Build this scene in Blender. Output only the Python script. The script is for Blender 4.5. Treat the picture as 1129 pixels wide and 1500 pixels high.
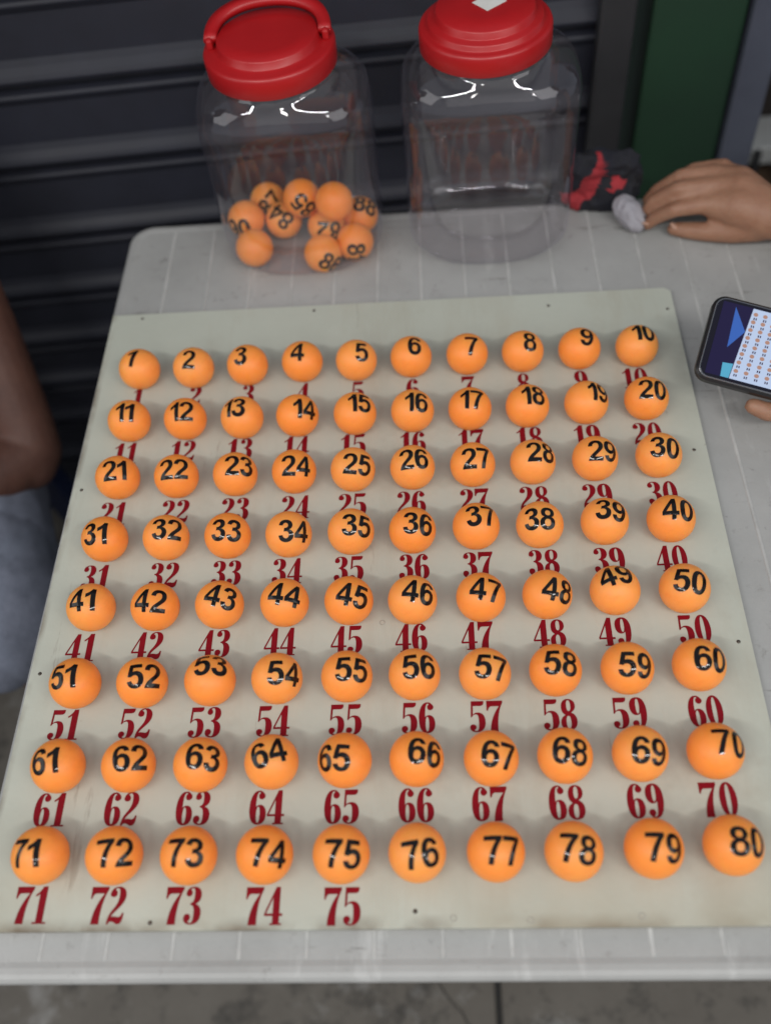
import bpy, bmesh, math, random
from mathutils import Vector, Matrix, Quaternion
random.seed(7)
rad = math.radians
scene = bpy.context.scene
for o in list(bpy.data.objects):
    bpy.data.objects.remove(o)
C = scene.collection

# ------------------------------------------------------------------ camera
cam_d = bpy.data.cameras.new('camera'); cam = bpy.data.objects.new('camera', cam_d); C.objects.link(cam)
cam.matrix_world = Matrix(((0.9972, 0.0381, 0.0651, 0.0573),
                           (0.0061, 0.8200, -0.5724, -0.4270),
                           (-0.0752, 0.5711, 0.8174, 0.7017),
                           (0, 0, 0, 1)))
cam_d.sensor_fit = 'VERTICAL'; cam_d.sensor_height = 24.0; cam_d.lens = 24.0 * 1418.73 / 1500
cam_d.clip_start = 0.02; cam_d.clip_end = 100
cam_d.dof.use_dof = True; cam_d.dof.focus_distance = 0.80; cam_d.dof.aperture_fstop = 1.75
scene.camera = cam

# ------------------------------------------------------------------ light
world = bpy.data.worlds.new('World'); scene.world = world; world.use_nodes = True
bg = world.node_tree.nodes['Background']
bg.inputs['Color'].default_value = (0.72, 0.80, 0.92, 1); bg.inputs['Strength'].default_value = 0.36

def area(name, loc, target, sx, sy, watts, col):
    d = bpy.data.lights.new(name, 'AREA'); d.shape = 'RECTANGLE'; d.size = sx; d.size_y = sy; d.energy = watts; d.color = col
    o = bpy.data.objects.new(name, d); C.objects.link(o); o.location = loc
    o.rotation_euler = (Vector(target) - Vector(loc)).to_track_quat('-Z', 'Y').to_euler(); return o
area('street_light_front', (0.1, -2.9, 1.9), (0, 0, 0), 4.6, 2.4, 16, (1.0, 0.97, 0.91))
area('street_light_side', (-2.6, -0.5, 1.5), (0, 0, 0), 2.2, 1.6, 19, (1.0, 0.98, 0.94))
area('street_light_far_side', (2.5, -1.4, 1.5), (0, 0, 0), 2.0, 1.6, 19, (1.0, 0.98, 0.94))
area('ceiling_tube', (-0.85, -1.15, 1.75), (-0.4, 0, 0), 1.2, 0.07, 17, (1.0, 0.98, 0.95))
area('ceiling_tube_far', (0.75, -1.15, 1.75), (0.4, 0, 0), 1.2, 0.07, 17, (1.0, 0.98, 0.95))
area('glint_light', (-0.25, -1.75, 1.45), (0, 0, 0), 0.12, 0.12, 1.8, (1.0, 0.97, 0.9))  # small unseen source, added to put glints on the glossy digits
area('glint_light_far', (1.3, -1.35, 1.25), (0, 0, 0), 0.10, 0.22, 1.6, (1.0, 0.97, 0.92))  # second added glint source, front right, stands for no known lamp
scene.view_settings.view_transform = 'Standard'; scene.view_settings.look = 'None'
scene.view_settings.exposure = -0.06; scene.view_settings.gamma = 1.0

# ------------------------------------------------------------------ helpers
def mat(name, col, rough=0.5, var=None, scale=20.0, amount=0.5, bump=0.0, bump_scale=80.0, **kw):
    m = bpy.data.materials.new(name); m.use_nodes = True; nt = m.node_tree; n = nt.nodes; L = nt.links
    p = n['Principled BSDF']; p.inputs['Base Color'].default_value = (*col, 1); p.inputs['Roughness'].default_value = rough
    for k, v in kw.items():
        p.inputs[k.replace('_', ' ')].default_value = v
    tc = n.new('ShaderNodeTexCoord')
    if var:
        t = n.new('ShaderNodeTexNoise'); t.inputs['Scale'].default_value = scale; t.inputs['Detail'].default_value = 8; t.inputs['Roughness'].default_value = 0.65
        L.new(tc.outputs['Object'], t.inputs['Vector'])
        r = n.new('ShaderNodeValToRGB'); r.color_ramp.elements[0].position = 0.5 - amount * 0.4; r.color_ramp.elements[1].position = 0.5 + amount * 0.4
        r.color_ramp.elements[0].color = (*var, 1); r.color_ramp.elements[1].color = (*col, 1)
        L.new(t.outputs['Fac'], r.inputs['Fac']); L.new(r.outputs['Color'], p.inputs['Base Color'])
    if bump:
        t2 = n.new('ShaderNodeTexNoise'); t2.inputs['Scale'].default_value = bump_scale; t2.inputs['Detail'].default_value = 6
        L.new(tc.outputs['Object'], t2.inputs['Vector'])
        b = n.new('ShaderNodeBump'); b.inputs['Strength'].default_value = bump; b.inputs['Distance'].default_value = 0.002
        L.new(t2.outputs['Fac'], b.inputs['Height']); L.new(b.outputs['Normal'], p.inputs['Normal'])
    return m

def dirt(m, col, scale, lo, hi, strength=1.0, vec_scale=(1, 1, 1), detail=6):
    """a layer of stains over whatever already drives the base colour"""
    nt = m.node_tree; n = nt.nodes; L = nt.links; p = n['Principled BSDF']; s = p.inputs['Base Color']
    mx = n.new('ShaderNodeMix'); mx.data_type = 'RGBA'
    if s.links: L.new(s.links[0].from_socket, mx.inputs[6])
    else: mx.inputs[6].default_value = s.default_value
    mx.inputs[7].default_value = (*col, 1)
    tc = n.new('ShaderNodeTexCoord'); mp = n.new('ShaderNodeMapping'); mp.inputs['Scale'].default_value = vec_scale
    mp.inputs['Location'].default_value = (scale * .37, scale * .11, 0.3)
    L.new(tc.outputs['Object'], mp.inputs['Vector'])
    t = n.new('ShaderNodeTexNoise'); t.inputs['Scale'].default_value = scale; t.inputs['Detail'].default_value = detail; t.inputs['Roughness'].default_value = 0.7
    L.new(mp.outputs['Vector'], t.inputs['Vector'])
    r = n.new('ShaderNodeMapRange'); r.inputs['From Min'].default_value = lo; r.inputs['From Max'].default_value = hi; r.inputs['To Max'].default_value = strength
    L.new(t.outputs['Fac'], r.inputs['Value']); L.new(r.outputs['Result'], mx.inputs[0]); L.new(mx.outputs[2], s)

def link(name, me, parent=None, mats=()):
    o = bpy.data.objects.new(name, me); C.objects.link(o)
    for m in mats: me.materials.append(m)
    if parent: o.parent = parent
    return o
def obj(name, bm, mats, parent=None, smooth=False, bevel=0.0, segs=2):
    bmesh.ops.recalc_face_normals(bm, faces=bm.faces)
    me = bpy.data.meshes.new(name); bm.to_mesh(me); bm.free()
    if smooth:
        for f in me.polygons: f.use_smooth = True
    o = link(name, me, parent, mats if isinstance(mats, (list, tuple)) else (mats,))
    if bevel:
        b = o.modifiers.new('bevel', 'BEVEL'); b.width = bevel; b.segments = segs; b.limit_method = 'ANGLE'; b.angle_limit = rad(40)
    return o
def tag(o, label=None, cat=None, group=None, kind=None):
    for k, v in (('label', label), ('category', cat), ('group', group), ('kind', kind)):
        if v: o[k] = v
    return o
def empty(name, loc=(0, 0, 0), rz=0):
    o = bpy.data.objects.new(name, None); C.objects.link(o); o.location = loc; o.rotation_euler.z = rz; o.empty_display_size = 0.02; return o
def box(bm, x0, x1, y0, y1, z0, z1, mi=0):
    v = [bm.verts.new((x, y, z)) for z in (z0, z1) for x, y in ((x0, y0), (x1, y0), (x1, y1), (x0, y1))]
    for q in ((3, 2, 1, 0), (4, 5, 6, 7), (0, 1, 5, 4), (1, 2, 6, 5), (2, 3, 7, 6), (3, 0, 4, 7)):
        f = bm.faces.new([v[i] for i in q]); f.material_index = mi
def round_rect(x0, x1, y0, y1, r, n=6):
    pts = []
    for cx, cy, a0 in ((x1 - r, y1 - r, 0), (x0 + r, y1 - r, 90), (x0 + r, y0 + r, 180), (x1 - r, y0 + r, 270)):
        for k in range(n + 1):
            a = rad(a0 + 90 * k / n); pts.append((cx + r * math.cos(a), cy + r * math.sin(a)))
    return pts
def loft(bm, rings, cap0=True, cap1=True, closed=True, mi=0):
    R = [[bm.verts.new(p) for p in ring] for ring in rings]
    for a, b in zip(R[:-1], R[1:]):
        n = len(a)
        for i in range(n if closed else n - 1):
            f = bm.faces.new((a[i], a[(i + 1) % n], b[(i + 1) % n], b[i])); f.material_index = mi
    if cap0: bm.faces.new(R[0][::-1]).material_index = mi
    if cap1: bm.faces.new(R[-1]).material_index = mi
    return R
def lathe(bm, prof, n=64, cx=0, cy=0, cap0=True, cap1=True):
    loft(bm, [[(cx + r * math.cos(2 * math.pi * i / n), cy + r * math.sin(2 * math.pi * i / n), z) for i in range(n)] for r, z in prof], cap0, cap1)
def baked(o):
    dg = bpy.context.evaluated_depsgraph_get(); return bpy.data.meshes.new_from_object(o.evaluated_get(dg))
def bake_in(o):
    """apply the modifiers of o"""
    bpy.context.view_layer.update(); me = baked(o); o.modifiers.clear(); o.data = me; return o
def blob(name, chains, m, parent=None, voxel=0.004, smooth=6, bump=None):
    """one continuous surface grown round chains of (x, y, z, radius)"""
    bm = bmesh.new()
    for ch in chains:
        for (x, y, z, r) in ch:
            bmesh.ops.create_icosphere(bm, subdivisions=3, radius=r, matrix=Matrix.Translation((x, y, z)))
        for a, b in zip(ch[:-1], ch[1:]):
            d = Vector(b[:3]) - Vector(a[:3]); q = d.to_track_quat('Z', 'Y').to_matrix().to_4x4()
            mm = Matrix.Translation((Vector(a[:3]) + Vector(b[:3])) / 2) @ q
            bmesh.ops.create_cone(bm, cap_ends=True, segments=20, radius1=a[3], radius2=b[3], depth=d.length, matrix=mm)
    me = bpy.data.meshes.new(name); bm.to_mesh(me); bm.free()
    o = link(name, me, None, (m,))
    r = o.modifiers.new('r', 'REMESH'); r.mode = 'VOXEL'; r.voxel_size = voxel; r.use_smooth_shade = True
    s = o.modifiers.new('s', 'SMOOTH'); s.factor = 0.6; s.iterations = smooth
    bake_in(o)
    for f in o.data.polygons: f.use_smooth = True
    if not o.data.materials: o.data.materials.append(m)
    if parent: o.parent = parent
    return o

# ------------------------------------------------------------------ glyphs
def curve_mesh(cu):
    o = bpy.data.objects.new('tmp', cu); C.objects.link(o); bpy.context.view_layer.update()
    me = baked(o); bpy.data.objects.remove(o); return me
def parse(path):
    t = path.split(); i = 0; cur = None; polys = []; poly = []
    while i < len(t):
        c = t[i]; i += 1
        if c == 'M':
            poly = []; cur = (float(t[i]), float(t[i + 1])); i += 2; poly.append(cur)
        elif c == 'L':
            cur = (float(t[i]), float(t[i + 1])); i += 2; poly.append(cur)
        elif c == 'C':
            p = [float(v) for v in t[i:i + 6]]; i += 6
            for k in range(1, 11):
                u = k / 10; w = 1 - u
                poly.append(tuple(w**3 * cur[j] + 3 * w * w * u * p[j] + 3 * w * u * u * p[2 + j] + u**3 * p[4 + j] for j in (0, 1)))
            cur = (p[4], p[5])
        elif c == 'Z': polys.append(poly)
    return polys
def oval(cx, cy, a, b, n=28, e=2.4):
    f = lambda v: math.copysign(abs(v) ** (2 / e), v)
    return [(cx + a * f(math.cos(2 * math.pi * k / n)), cy + b * f(math.sin(2 * math.pi * k / n))) for k in range(n)]
six = 'M .38 .93 C .33 1 .28 1 .25 1 C .08 1 0 .75 0 .47 C 0 .18 .08 0 .24 0 C .40 0 .47 .12 .47 .29 C .47 .46 .40 .58 .30 .58 C .24 .58 .20 .55 .18 .51 L .18 .55 C .18 .80 .20 .955 .26 .955 C .28 .955 .29 .95 .29 .93 C .25 .90 .24 .86 .25 .81 C .26 .75 .31 .73 .35 .74 C .41 .76 .44 .82 .42 .87 C .41 .90 .40 .91 .38 .93 Z'
FAT = {
 '0': [oval(.23, .5, .23, .5, 40, 2.1), oval(.23, .5, .06, .44, 28, 2.3)],
 '1': parse('M .33 1 L .33 .045 L .42 .045 L .42 0 L .05 0 L .05 .045 L .14 .045 L .14 .80 C .10 .76 .07 .74 .03 .73 L .03 .78 C .12 .84 .18 .92 .20 1 Z'),
 '2': parse('M .02 .80 C .02 .92 .11 1 .23 1 C .37 1 .45 .90 .45 .76 C .45 .60 .36 .50 .24 .37 C .17 .30 .13 .25 .11 .19 C .15 .21 .19 .21 .24 .20 C .32 .18 .37 .18 .40 .30 L .44 .30 C .44 .12 .41 0 .31 0 C .24 0 .21 .07 .13 .07 C .09 .07 .07 .05 .05 0 L .01 0 C .01 .15 .05 .27 .13 .38 C .22 .50 .27 .60 .27 .76 C .27 .90 .25 .96 .20 .96 C .17 .96 .15 .94 .13 .92 C .17 .90 .20 .87 .20 .81 C .20 .75 .16 .72 .11 .72 C .06 .72 .02 .75 .02 .80 Z'),
 '3': parse('M .03 .82 C .03 .93 .11 1 .23 1 C .37 1 .44 .90 .44 .77 C .44 .65 .38 .57 .30 .54 C .40 .51 .46 .42 .46 .28 C .46 .10 .36 0 .21 0 C .08 0 .01 .07 .01 .17 C .01 .24 .05 .28 .10 .28 C .15 .28 .19 .24 .19 .18 C .19 .13 .16 .10 .13 .08 C .15 .05 .18 .04 .20 .04 C .25 .04 .27 .12 .27 .28 C .27 .44 .24 .51 .16 .52 L .16 .56 C .23 .57 .26 .63 .26 .77 C .26 .91 .24 .96 .20 .96 C .18 .96 .16 .95 .14 .93 C .17 .90 .19 .87 .19 .83 C .19 .78 .16 .74 .11 .74 C .06 .74 .03 .77 .03 .82 Z'),
 '4': parse('M .40 1 L .40 .30 L .48 .30 L .48 .235 L .40 .235 L .40 .045 L .46 .045 L .46 0 L .16 0 L .16 .045 L .22 .045 L .22 .235 L 0 .235 L 0 .30 L .29 1 Z M .22 .30 L .22 .72 L .05 .30 Z'),
 '5': parse('M .06 1 L .42 1 C .43 .9 .40 .84 .30 .84 L .11 .84 L .10 .56 C .14 .61 .19 .63 .25 .63 C .39 .63 .46 .50 .46 .32 C .46 .12 .36 0 .20 0 C .08 0 .01 .06 .01 .15 C .01 .21 .05 .25 .10 .25 C .15 .25 .19 .21 .19 .16 C .19 .11 .16 .09 .13 .07 C .15 .045 .18 .04 .20 .04 C .25 .04 .27 .12 .27 .31 C .27 .50 .25 .57 .19 .57 C .13 .57 .09 .53 .07 .48 L .04 .48 Z'),
 '6': parse(six) + [oval(.245, .29, .052, .235, 28, 2.3)],
 '7': parse('M 0 1 L .46 1 L .46 .93 C .36 .72 .30 .45 .31 0 L .09 0 C .10 .36 .22 .62 .36 .82 L .15 .82 C .09 .82 .06 .78 .035 .68 L 0 .68 Z'),
 '8': parse('M .23 1 C .36 1 .43 .91 .43 .78 C .43 .67 .38 .60 .30 .56 C .41 .51 .46 .42 .46 .28 C .46 .10 .37 0 .22 0 C .08 0 0 .09 0 .24 C 0 .36 .06 .44 .14 .48 C .06 .53 .03 .61 .03 .73 C .03 .90 .11 1 .23 1 Z') + [oval(.24, .78, .06, .175), oval(.22, .25, .068, .20)],
}
FAT['9'] = [[(.47 - x, 1 - y) for x, y in p] for p in FAT['6']]
def polys_mesh(polys):
    cu = bpy.data.curves.new('glyph', 'CURVE'); cu.dimensions = '2D'; cu.fill_mode = 'BOTH'
    for p in polys:
        s = cu.splines.new('POLY'); s.points.add(len(p) - 1); s.use_cyclic_u = True
        for q, (x, y) in zip(s.points, p): q.co = (x, y, 0, 1)
    return curve_mesh(cu)
SANS = {
 '0': [oval(.34, .49, .34, .51, 48, 2.25), oval(.34, .49, .135, .345, 36, 2.3)],
 '1': parse('M .42 0 L .42 1 L .26 1 C .22 .88 .12 .78 .0 .73 L 0 .56 C .09 .59 .17 .64 .22 .70 L .22 0 Z'),
 '2': parse('M 0 0 C .02 .15 .10 .26 .27 .40 C .42 .53 .46 .60 .46 .69 C .46 .78 .41 .84 .33 .84 C .25 .84 .20 .79 .19 .68 L .0 .70 C .02 .90 .14 1 .335 1 C .54 1 .655 .88 .655 .70 C .655 .56 .58 .46 .42 .33 C .35 .27 .31 .23 .28 .18 L .66 .18 L .66 0 Z'),
 '3': parse('M .0 .27 L .19 .29 C .20 .20 .25 .16 .32 .16 C .40 .16 .46 .22 .46 .31 C .46 .40 .40 .46 .32 .46 C .29 .46 .26 .45 .23 .44 L .25 .60 C .35 .60 .42 .64 .42 .72 C .42 .79 .38 .84 .31 .84 C .25 .84 .20 .80 .19 .72 L .01 .75 C .04 .91 .14 1 .32 1 C .50 1 .61 .89 .61 .75 C .61 .65 .56 .58 .46 .54 C .58 .51 .66 .42 .66 .30 C .66 .12 .52 -.015 .32 -.015 C .14 -.015 .02 .09 0 .27 Z'),
 '4': parse('M .40 0 L .40 .20 L 0 .20 L 0 .37 L .43 1 L .58 1 L .58 .37 L .70 .37 L .70 .20 L .58 .20 L .58 0 Z M .40 .37 L .40 .71 L .17 .37 Z'),
 '5': parse('M 0 .26 L .19 .28 C .20 .19 .26 .14 .33 .14 C .41 .14 .47 .21 .47 .33 C .47 .44 .41 .50 .32 .50 C .27 .50 .22 .48 .18 .43 L .02 .46 L .12 .985 L .61 .985 L .61 .81 L .265 .81 L .235 .64 C .28 .66 .32 .67 .37 .67 C .54 .67 .67 .54 .67 .34 C .67 .13 .53 -.015 .33 -.015 C .14 -.015 .02 .09 0 .26 Z'),
 '6': parse('M .65 .75 L .465 .73 C .455 .80 .41 .845 .35 .845 C .27 .845 .21 .77 .195 .57 C .24 .62 .30 .65 .37 .65 C .53 .65 .67 .53 .67 .33 C .67 .12 .53 -.015 .345 -.015 C .14 -.015 0 .14 0 .48 C 0 .84 .15 1 .36 1 C .51 1 .62 .91 .65 .75 Z') + [oval(.345, .325, .13, .17)],
 '7': parse('M 0 .81 L 0 .985 L .66 .985 L .66 .85 C .50 .68 .38 .38 .37 0 L .18 0 C .185 .30 .28 .58 .44 .81 Z'),
 '8': parse('M .18 .54 C .09 .57 .04 .64 .04 .74 C .04 .90 .15 1 .335 1 C .52 1 .63 .90 .63 .74 C .63 .64 .58 .57 .49 .54 C .61 .50 .67 .41 .67 .29 C .67 .11 .54 -.015 .335 -.015 C .13 -.015 0 .11 0 .29 C 0 .41 .06 .50 .18 .54 Z') + [oval(.335, .725, .115, .12), oval(.335, .295, .14, .155)],
}
SANS['9'] = [[(.67 - x, .985 - y) for x, y in p] for p in SANS['6']]
fat_mesh = {k: polys_mesh(v) for k, v in FAT.items()}
sans_mesh = {k: polys_mesh(v) for k, v in SANS.items()}
def bounds(me):
    xs = [v.co.x for v in me.vertices]; ys = [v.co.y for v in me.vertices]; return min(xs), max(xs), min(ys), max(ys)
sans_b = {k: bounds(m) for k, m in sans_mesh.items()}
cap = sans_b['7'][3] - sans_b['7'][2]
def sans_number(txt, height, stretch, gap):
    """flat bmesh of a number, centred on the origin"""
    bm = bmesh.new(); x = 0
    for ch in txt:
        x0, x1, y0, y1 = sans_b[ch]; k = height / cap
        n0 = len(bm.verts); bm.from_mesh(sans_mesh[ch]); bm.verts.ensure_lookup_table()
        for v in bm.verts[n0:]: v.co = ((v.co.x - x0) * k * stretch + x, (v.co.y) * k - height / 2, 0)
        x += (x1 - x0) * k * stretch + gap
    for v in bm.verts: v.co.x -= (x - gap) / 2
    return bm
def fat_number(txt, height, width, gap):
    bm = bmesh.new(); x = 0
    for ch in txt:
        n0 = len(bm.verts); bm.from_mesh(fat_mesh[ch]); bm.verts.ensure_lookup_table()
        w = 0.40 if ch == '1' else 0.46
        for v in bm.verts[n0:]: v.co = (v.co.x * width / .46 + x, (v.co.y - .5) * height, 0)
        x += w * width / .46 + gap
    for v in bm.verts: v.co.x -= (x - gap) / 2
    return bm
BALL_R = 0.02
def wrap(bm, R):
    """lay a flat bmesh on a sphere, its origin at the pole"""
    bmesh.ops.triangulate(bm, faces=bm.faces[:])
    for _ in range(5):
        e = [e for e in bm.edges if e.calc_length() > 0.0022]
        if not e: break
        bmesh.ops.subdivide_edges(bm, edges=e, cuts=1); bmesh.ops.triangulate(bm, faces=bm.faces[:])
    for v in bm.verts:
        r = math.hypot(v.co.x, v.co.y)
        if r < 1e-9: v.co = (0, 0, R); continue
        s = math.sin(r / R) / r; v.co = (v.co.x * s * R, v.co.y * s * R, math.cos(r / R) * R)

# ------------------------------------------------------------------ materials
M_board = mat('board_paint', (0.485, 0.505, 0.440), 0.40, var=(0.40, 0.415, 0.355), scale=7, amount=0.9, bump=0.10, bump_scale=160)
dirt(M_board, (0.26, 0.21, 0.15), 5.5, 0.58, 0.80, 0.45)
dirt(M_board, (0.20, 0.17, 0.13), 55, 0.69, 0.77, 0.6)
dirt(M_board, (0.38, 0.36, 0.29), 14, 0.52, 0.70, 0.55, (1, .22, 1))
dirt(M_board, (0.22, 0.19, 0.15), 18, 0.66, 0.70, 0.45, (2.4, .25, 1))
def edge_grime(m, col, lo, hi, axis, s):
    nt = m.node_tree; n = nt.nodes; L = nt.links; p = n['Principled BSDF']; so = p.inputs['Base Color'].links[0].from_socket
    tc = n.new('ShaderNodeTexCoord'); sx = n.new('ShaderNodeSeparateXYZ'); L.new(tc.outputs['Object'], sx.inputs[0])
    t = n.new('ShaderNodeTexNoise'); t.inputs['Scale'].default_value = s; t.inputs['Detail'].default_value = 8; L.new(tc.outputs['Object'], t.inputs['Vector'])
    r = n.new('ShaderNodeMapRange'); r.inputs['From Min'].default_value = hi; r.inputs['From Max'].default_value = lo; L.new(sx.outputs[axis], r.inputs['Value'])
    k = n.new('ShaderNodeMapRange'); k.inputs['From Min'].default_value = .42; k.inputs['From Max'].default_value = .68; L.new(t.outputs['Fac'], k.inputs['Value'])
    mu = n.new('ShaderNodeMath'); mu.operation = 'MULTIPLY'; L.new(r.outputs[0], mu.inputs[0]); L.new(k.outputs[0], mu.inputs[1])
    mx = n.new('ShaderNodeMix'); mx.data_type = 'RGBA'; mx.inputs[7].default_value = (*col, 1); L.new(mu.outputs[0], mx.inputs[0]); L.new(so, mx.inputs[6]); L.new(mx.outputs[2], p.inputs['Base Color'])
edge_grime(M_board, (.13, .09, .055), -.2815, -.2725, 1, 22)
edge_grime(M_board, (.36, .33, .25), -.33, -.18, 1, 9)
edge_grime(M_board, (.16, .13, .10), -.2905, -.284, 0, 30)
M_red = mat('dark_red_paint', (0.215, 0.005, 0.012), 0.5, var=(0.165, 0.004, 0.010), scale=90, bump=0.05, Specular_IOR_Level=0.12)
M_black = mat('black_vinyl', (0.007, 0.006, 0.006), 0.09, Specular_IOR_Level=0.34)
M_ball = mat('orange_plastic', (0.95, 0.33, 0.08), 0.46, Subsurface_Weight=0.85, Subsurface_Scale=0.015, Specular_IOR_Level=0.4, bump=0.03, bump_scale=500, Subsurface_Radius=(1.0, 0.45, 0.15))
nt = M_ball.node_tree; p = nt.nodes['Principled BSDF']
oi = nt.nodes.new('ShaderNodeObjectInfo'); rp = nt.nodes.new('ShaderNodeValToRGB')
rp.color_ramp.elements[0].color = (0.93, 0.29, 0.050, 1); rp.color_ramp.elements[1].color = (0.96, 0.345, 0.080, 1)
nt.links.new(oi.outputs['Random'], rp.inputs['Fac']); nt.links.new(rp.outputs['Color'], p.inputs['Base Color'])
dirt(M_ball, (0.62, 0.17, 0.03), 48, 0.52, 0.75, 0.35)
dirt(M_ball, (0.30, 0.13, 0.05), 130, 0.70, 0.76, 0.45)
M_table = mat('worn_white_plastic', (0.42, 0.42, 0.41), 0.50, var=(0.27, 0.27, 0.262), scale=7, amount=0.9, bump=0.10, bump_scale=300)
dirt(M_table, (0.17, 0.165, 0.15), 4.0, 0.55, 0.80, 0.45)
dirt(M_table, (0.10, 0.095, 0.085), 30, 0.64, 0.72, 0.75)
dirt(M_table, (0.16, 0.15, 0.135), 70, 0.60, 0.72, 0.5)
dirt(M_table, (0.50, 0.50, 0.49), 12, 0.58, 0.66, 0.5, (1.6, .3, 1))
dirt(M_table, (0.12, 0.115, 0.10), 24, 0.62, 0.67, 0.6, (0.3, 2.4, 1))
M_ridge = mat('clean_white_plastic', (0.54, 0.54, 0.525), 0.45, var=(0.30, 0.30, 0.29), scale=30, amount=0.8)
M_floor = mat('stained_concrete', (0.155, 0.143, 0.125), 0.75, var=(0.065, 0.055, 0.045), scale=4, amount=0.9, bump=0.3, bump_scale=60)
dirt(M_floor, (0.03, 0.028, 0.025), 11, 0.54, 0.66, 0.85)
dirt(M_floor, (0.04, 0.036, 0.03), 60, 0.60, 0.70, 0.7)
dirt(M_floor, (0.34, 0.34, 0.335), 5, 0.52, 0.68, 0.75)
M_grout = mat('black_grout', (0.015, 0.014, 0.013), 0.9, bump=0.2)
M_shutter = mat('dark_painted_steel', (0.022, 0.024, 0.038), 0.58, var=(0.013, 0.014, 0.021), scale=6, bump=0.05)
M_guide = mat('charcoal_steel', (0.030, 0.030, 0.033), 0.5, var=(0.02, 0.02, 0.022), scale=10)
M_green = mat('green_paint', (0.013, 0.045, 0.022), 0.55, var=(0.012, 0.032, 0.019), scale=5, bump=0.05)
M_frame = mat('blue_grey_paint', (0.085, 0.095, 0.125), 0.5, var=(0.06, 0.065, 0.09), scale=8)
M_brown = mat('dark_brown_board', (0.020, 0.013, 0.010), 0.7, var=(0.012, 0.008, 0.006), scale=8)
M_pale = mat('pale_tile', (0.42, 0.43, 0.42), 0.4, var=(0.34, 0.34, 0.33), scale=12)
M_lid = mat('red_plastic', (0.43, 0.009, 0.012), 0.36, var=(0.36, 0.008, 0.010), scale=20, bump=0.03)
M_sticker = mat('white_paper', (0.72, 0.71, 0.68), 0.7, var=(0.62, 0.60, 0.57), scale=60)
M_skin = mat('tan_skin', (0.34, 0.185, 0.115), 0.55, var=(0.235, 0.105, 0.062), scale=45, amount=0.9, bump=0.5, bump_scale=140, Subsurface_Weight=0.15, Subsurface_Scale=0.004)
M_skin_dark = mat('brown_skin', (0.115, 0.050, 0.033), 0.62, var=(0.07, 0.028, 0.02), scale=22, bump=0.25, bump_scale=200, Subsurface_Weight=0.1, Subsurface_Scale=0.004)
M_nail = mat('fingernail', (0.50, 0.30, 0.22), 0.3)
M_denim = mat('blue_grey_cloth', (0.19, 0.205, 0.26), 0.9, var=(0.13, 0.145, 0.19), scale=90, bump=0.6, bump_scale=500)
dirt(M_denim, (0.19, 0.22, 0.28), 12, 0.5, 0.75, 0.6, (3, .6, 1))
M_navy = mat('navy_cloth', (0.018, 0.022, 0.040), 0.9, var=(0.012, 0.014, 0.026), scale=60, bump=0.4, bump_scale=400)
M_hair = mat('black_hair', (0.012, 0.010, 0.009), 0.6, bump=0.5, bump_scale=120)
M_bag = mat('black_fabric', (0.008, 0.008, 0.010), 0.85, var=(0.006, 0.007, 0.016), scale=40, bump=0.5, bump_scale=300)
M_bagred = mat('red_fabric', (0.36, 0.022, 0.030), 0.8, var=(0.22, 0.014, 0.02), scale=60, bump=0.4, bump_scale=300)
M_rag = mat('grey_cloth', (0.36, 0.35, 0.38), 0.9, var=(0.28, 0.27, 0.30), scale=50, bump=0.5, bump_scale=400)
M_phone = mat('black_phone_case', (0.012, 0.012, 0.013), 0.35, bump=0.05)
M_metal = mat('phone_rim_metal', (0.35, 0.35, 0.36), 0.25, Metallic=1.0)
M_nailhead = mat('rusty_steel', (0.16, 0.14, 0.12), 0.45, var=(0.05, 0.04, 0.03), scale=300, Metallic=0.7)
M_stool = mat('blue_plastic', (0.012, 0.02, 0.06), 0.4)
def emit(name, col, s):
    m = mat(name, tuple(c * 0.05 for c in col), 0.12); p = m.node_tree.nodes['Principled BSDF']
    p.inputs['Emission Color'].default_value = (*col, 1); p.inputs['Emission Strength'].default_value = s; return m
# thin clear plastic wall: transparent film with a mirror sheen
M_clear = bpy.data.materials.new('clear_plastic'); M_clear.use_nodes = True
n = M_clear.node_tree.nodes; L = M_clear.node_tree.links; n.remove(n['Principled BSDF']); out = n['Material Output']
tr = n.new('ShaderNodeBsdfTransparent'); tr.inputs['Color'].default_value = (0.95, 0.94, 0.95, 1)
gl = n.new('ShaderNodeBsdfGlossy'); gl.inputs['Roughness'].default_value = 0.045; gl.inputs['Color'].default_value = (0.95, 0.95, 1, 1)
df = n.new('ShaderNodeBsdfDiffuse'); df.inputs['Color'].default_value = (0.55, 0.50, 0.53, 1)
fr = n.new('ShaderNodeFresnel'); ge = n.new('ShaderNodeNewGeometry'); mr = n.new('ShaderNodeMapRange')
mr.inputs['To Min'].default_value = 1.66; mr.inputs['To Max'].default_value = 1 / 1.66        # the same thin film from either side
L.new(ge.outputs['Backfacing'], mr.inputs['Value']); L.new(mr.outputs['Result'], fr.inputs['IOR'])
tc = n.new('ShaderNodeTexCoord'); mp = n.new('ShaderNodeMapping'); mp.inputs['Scale'].default_value = (1, 1, 0.35)
tx = n.new('ShaderNodeTexNoise'); tx.inputs['Scale'].default_value = 26; tx.inputs['Detail'].default_value = 3
bp = n.new('ShaderNodeBump'); bp.inputs['Strength'].default_value = 0.12; bp.inputs['Distance'].default_value = 0.004
L.new(tc.outputs['Object'], mp.inputs['Vector']); L.new(mp.outputs['Vector'], tx.inputs['Vector']); L.new(tx.outputs['Fac'], bp.inputs['Height'])
L.new(bp.outputs['Normal'], gl.inputs['Normal']); L.new(bp.outputs['Normal'], fr.inputs['Normal'])
m0 = n.new('ShaderNodeMixShader'); m0.inputs[0].default_value = 0.022
L.new(tr.outputs[0], m0.inputs[1]); L.new(df.outputs[0], m0.inputs[2])
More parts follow.
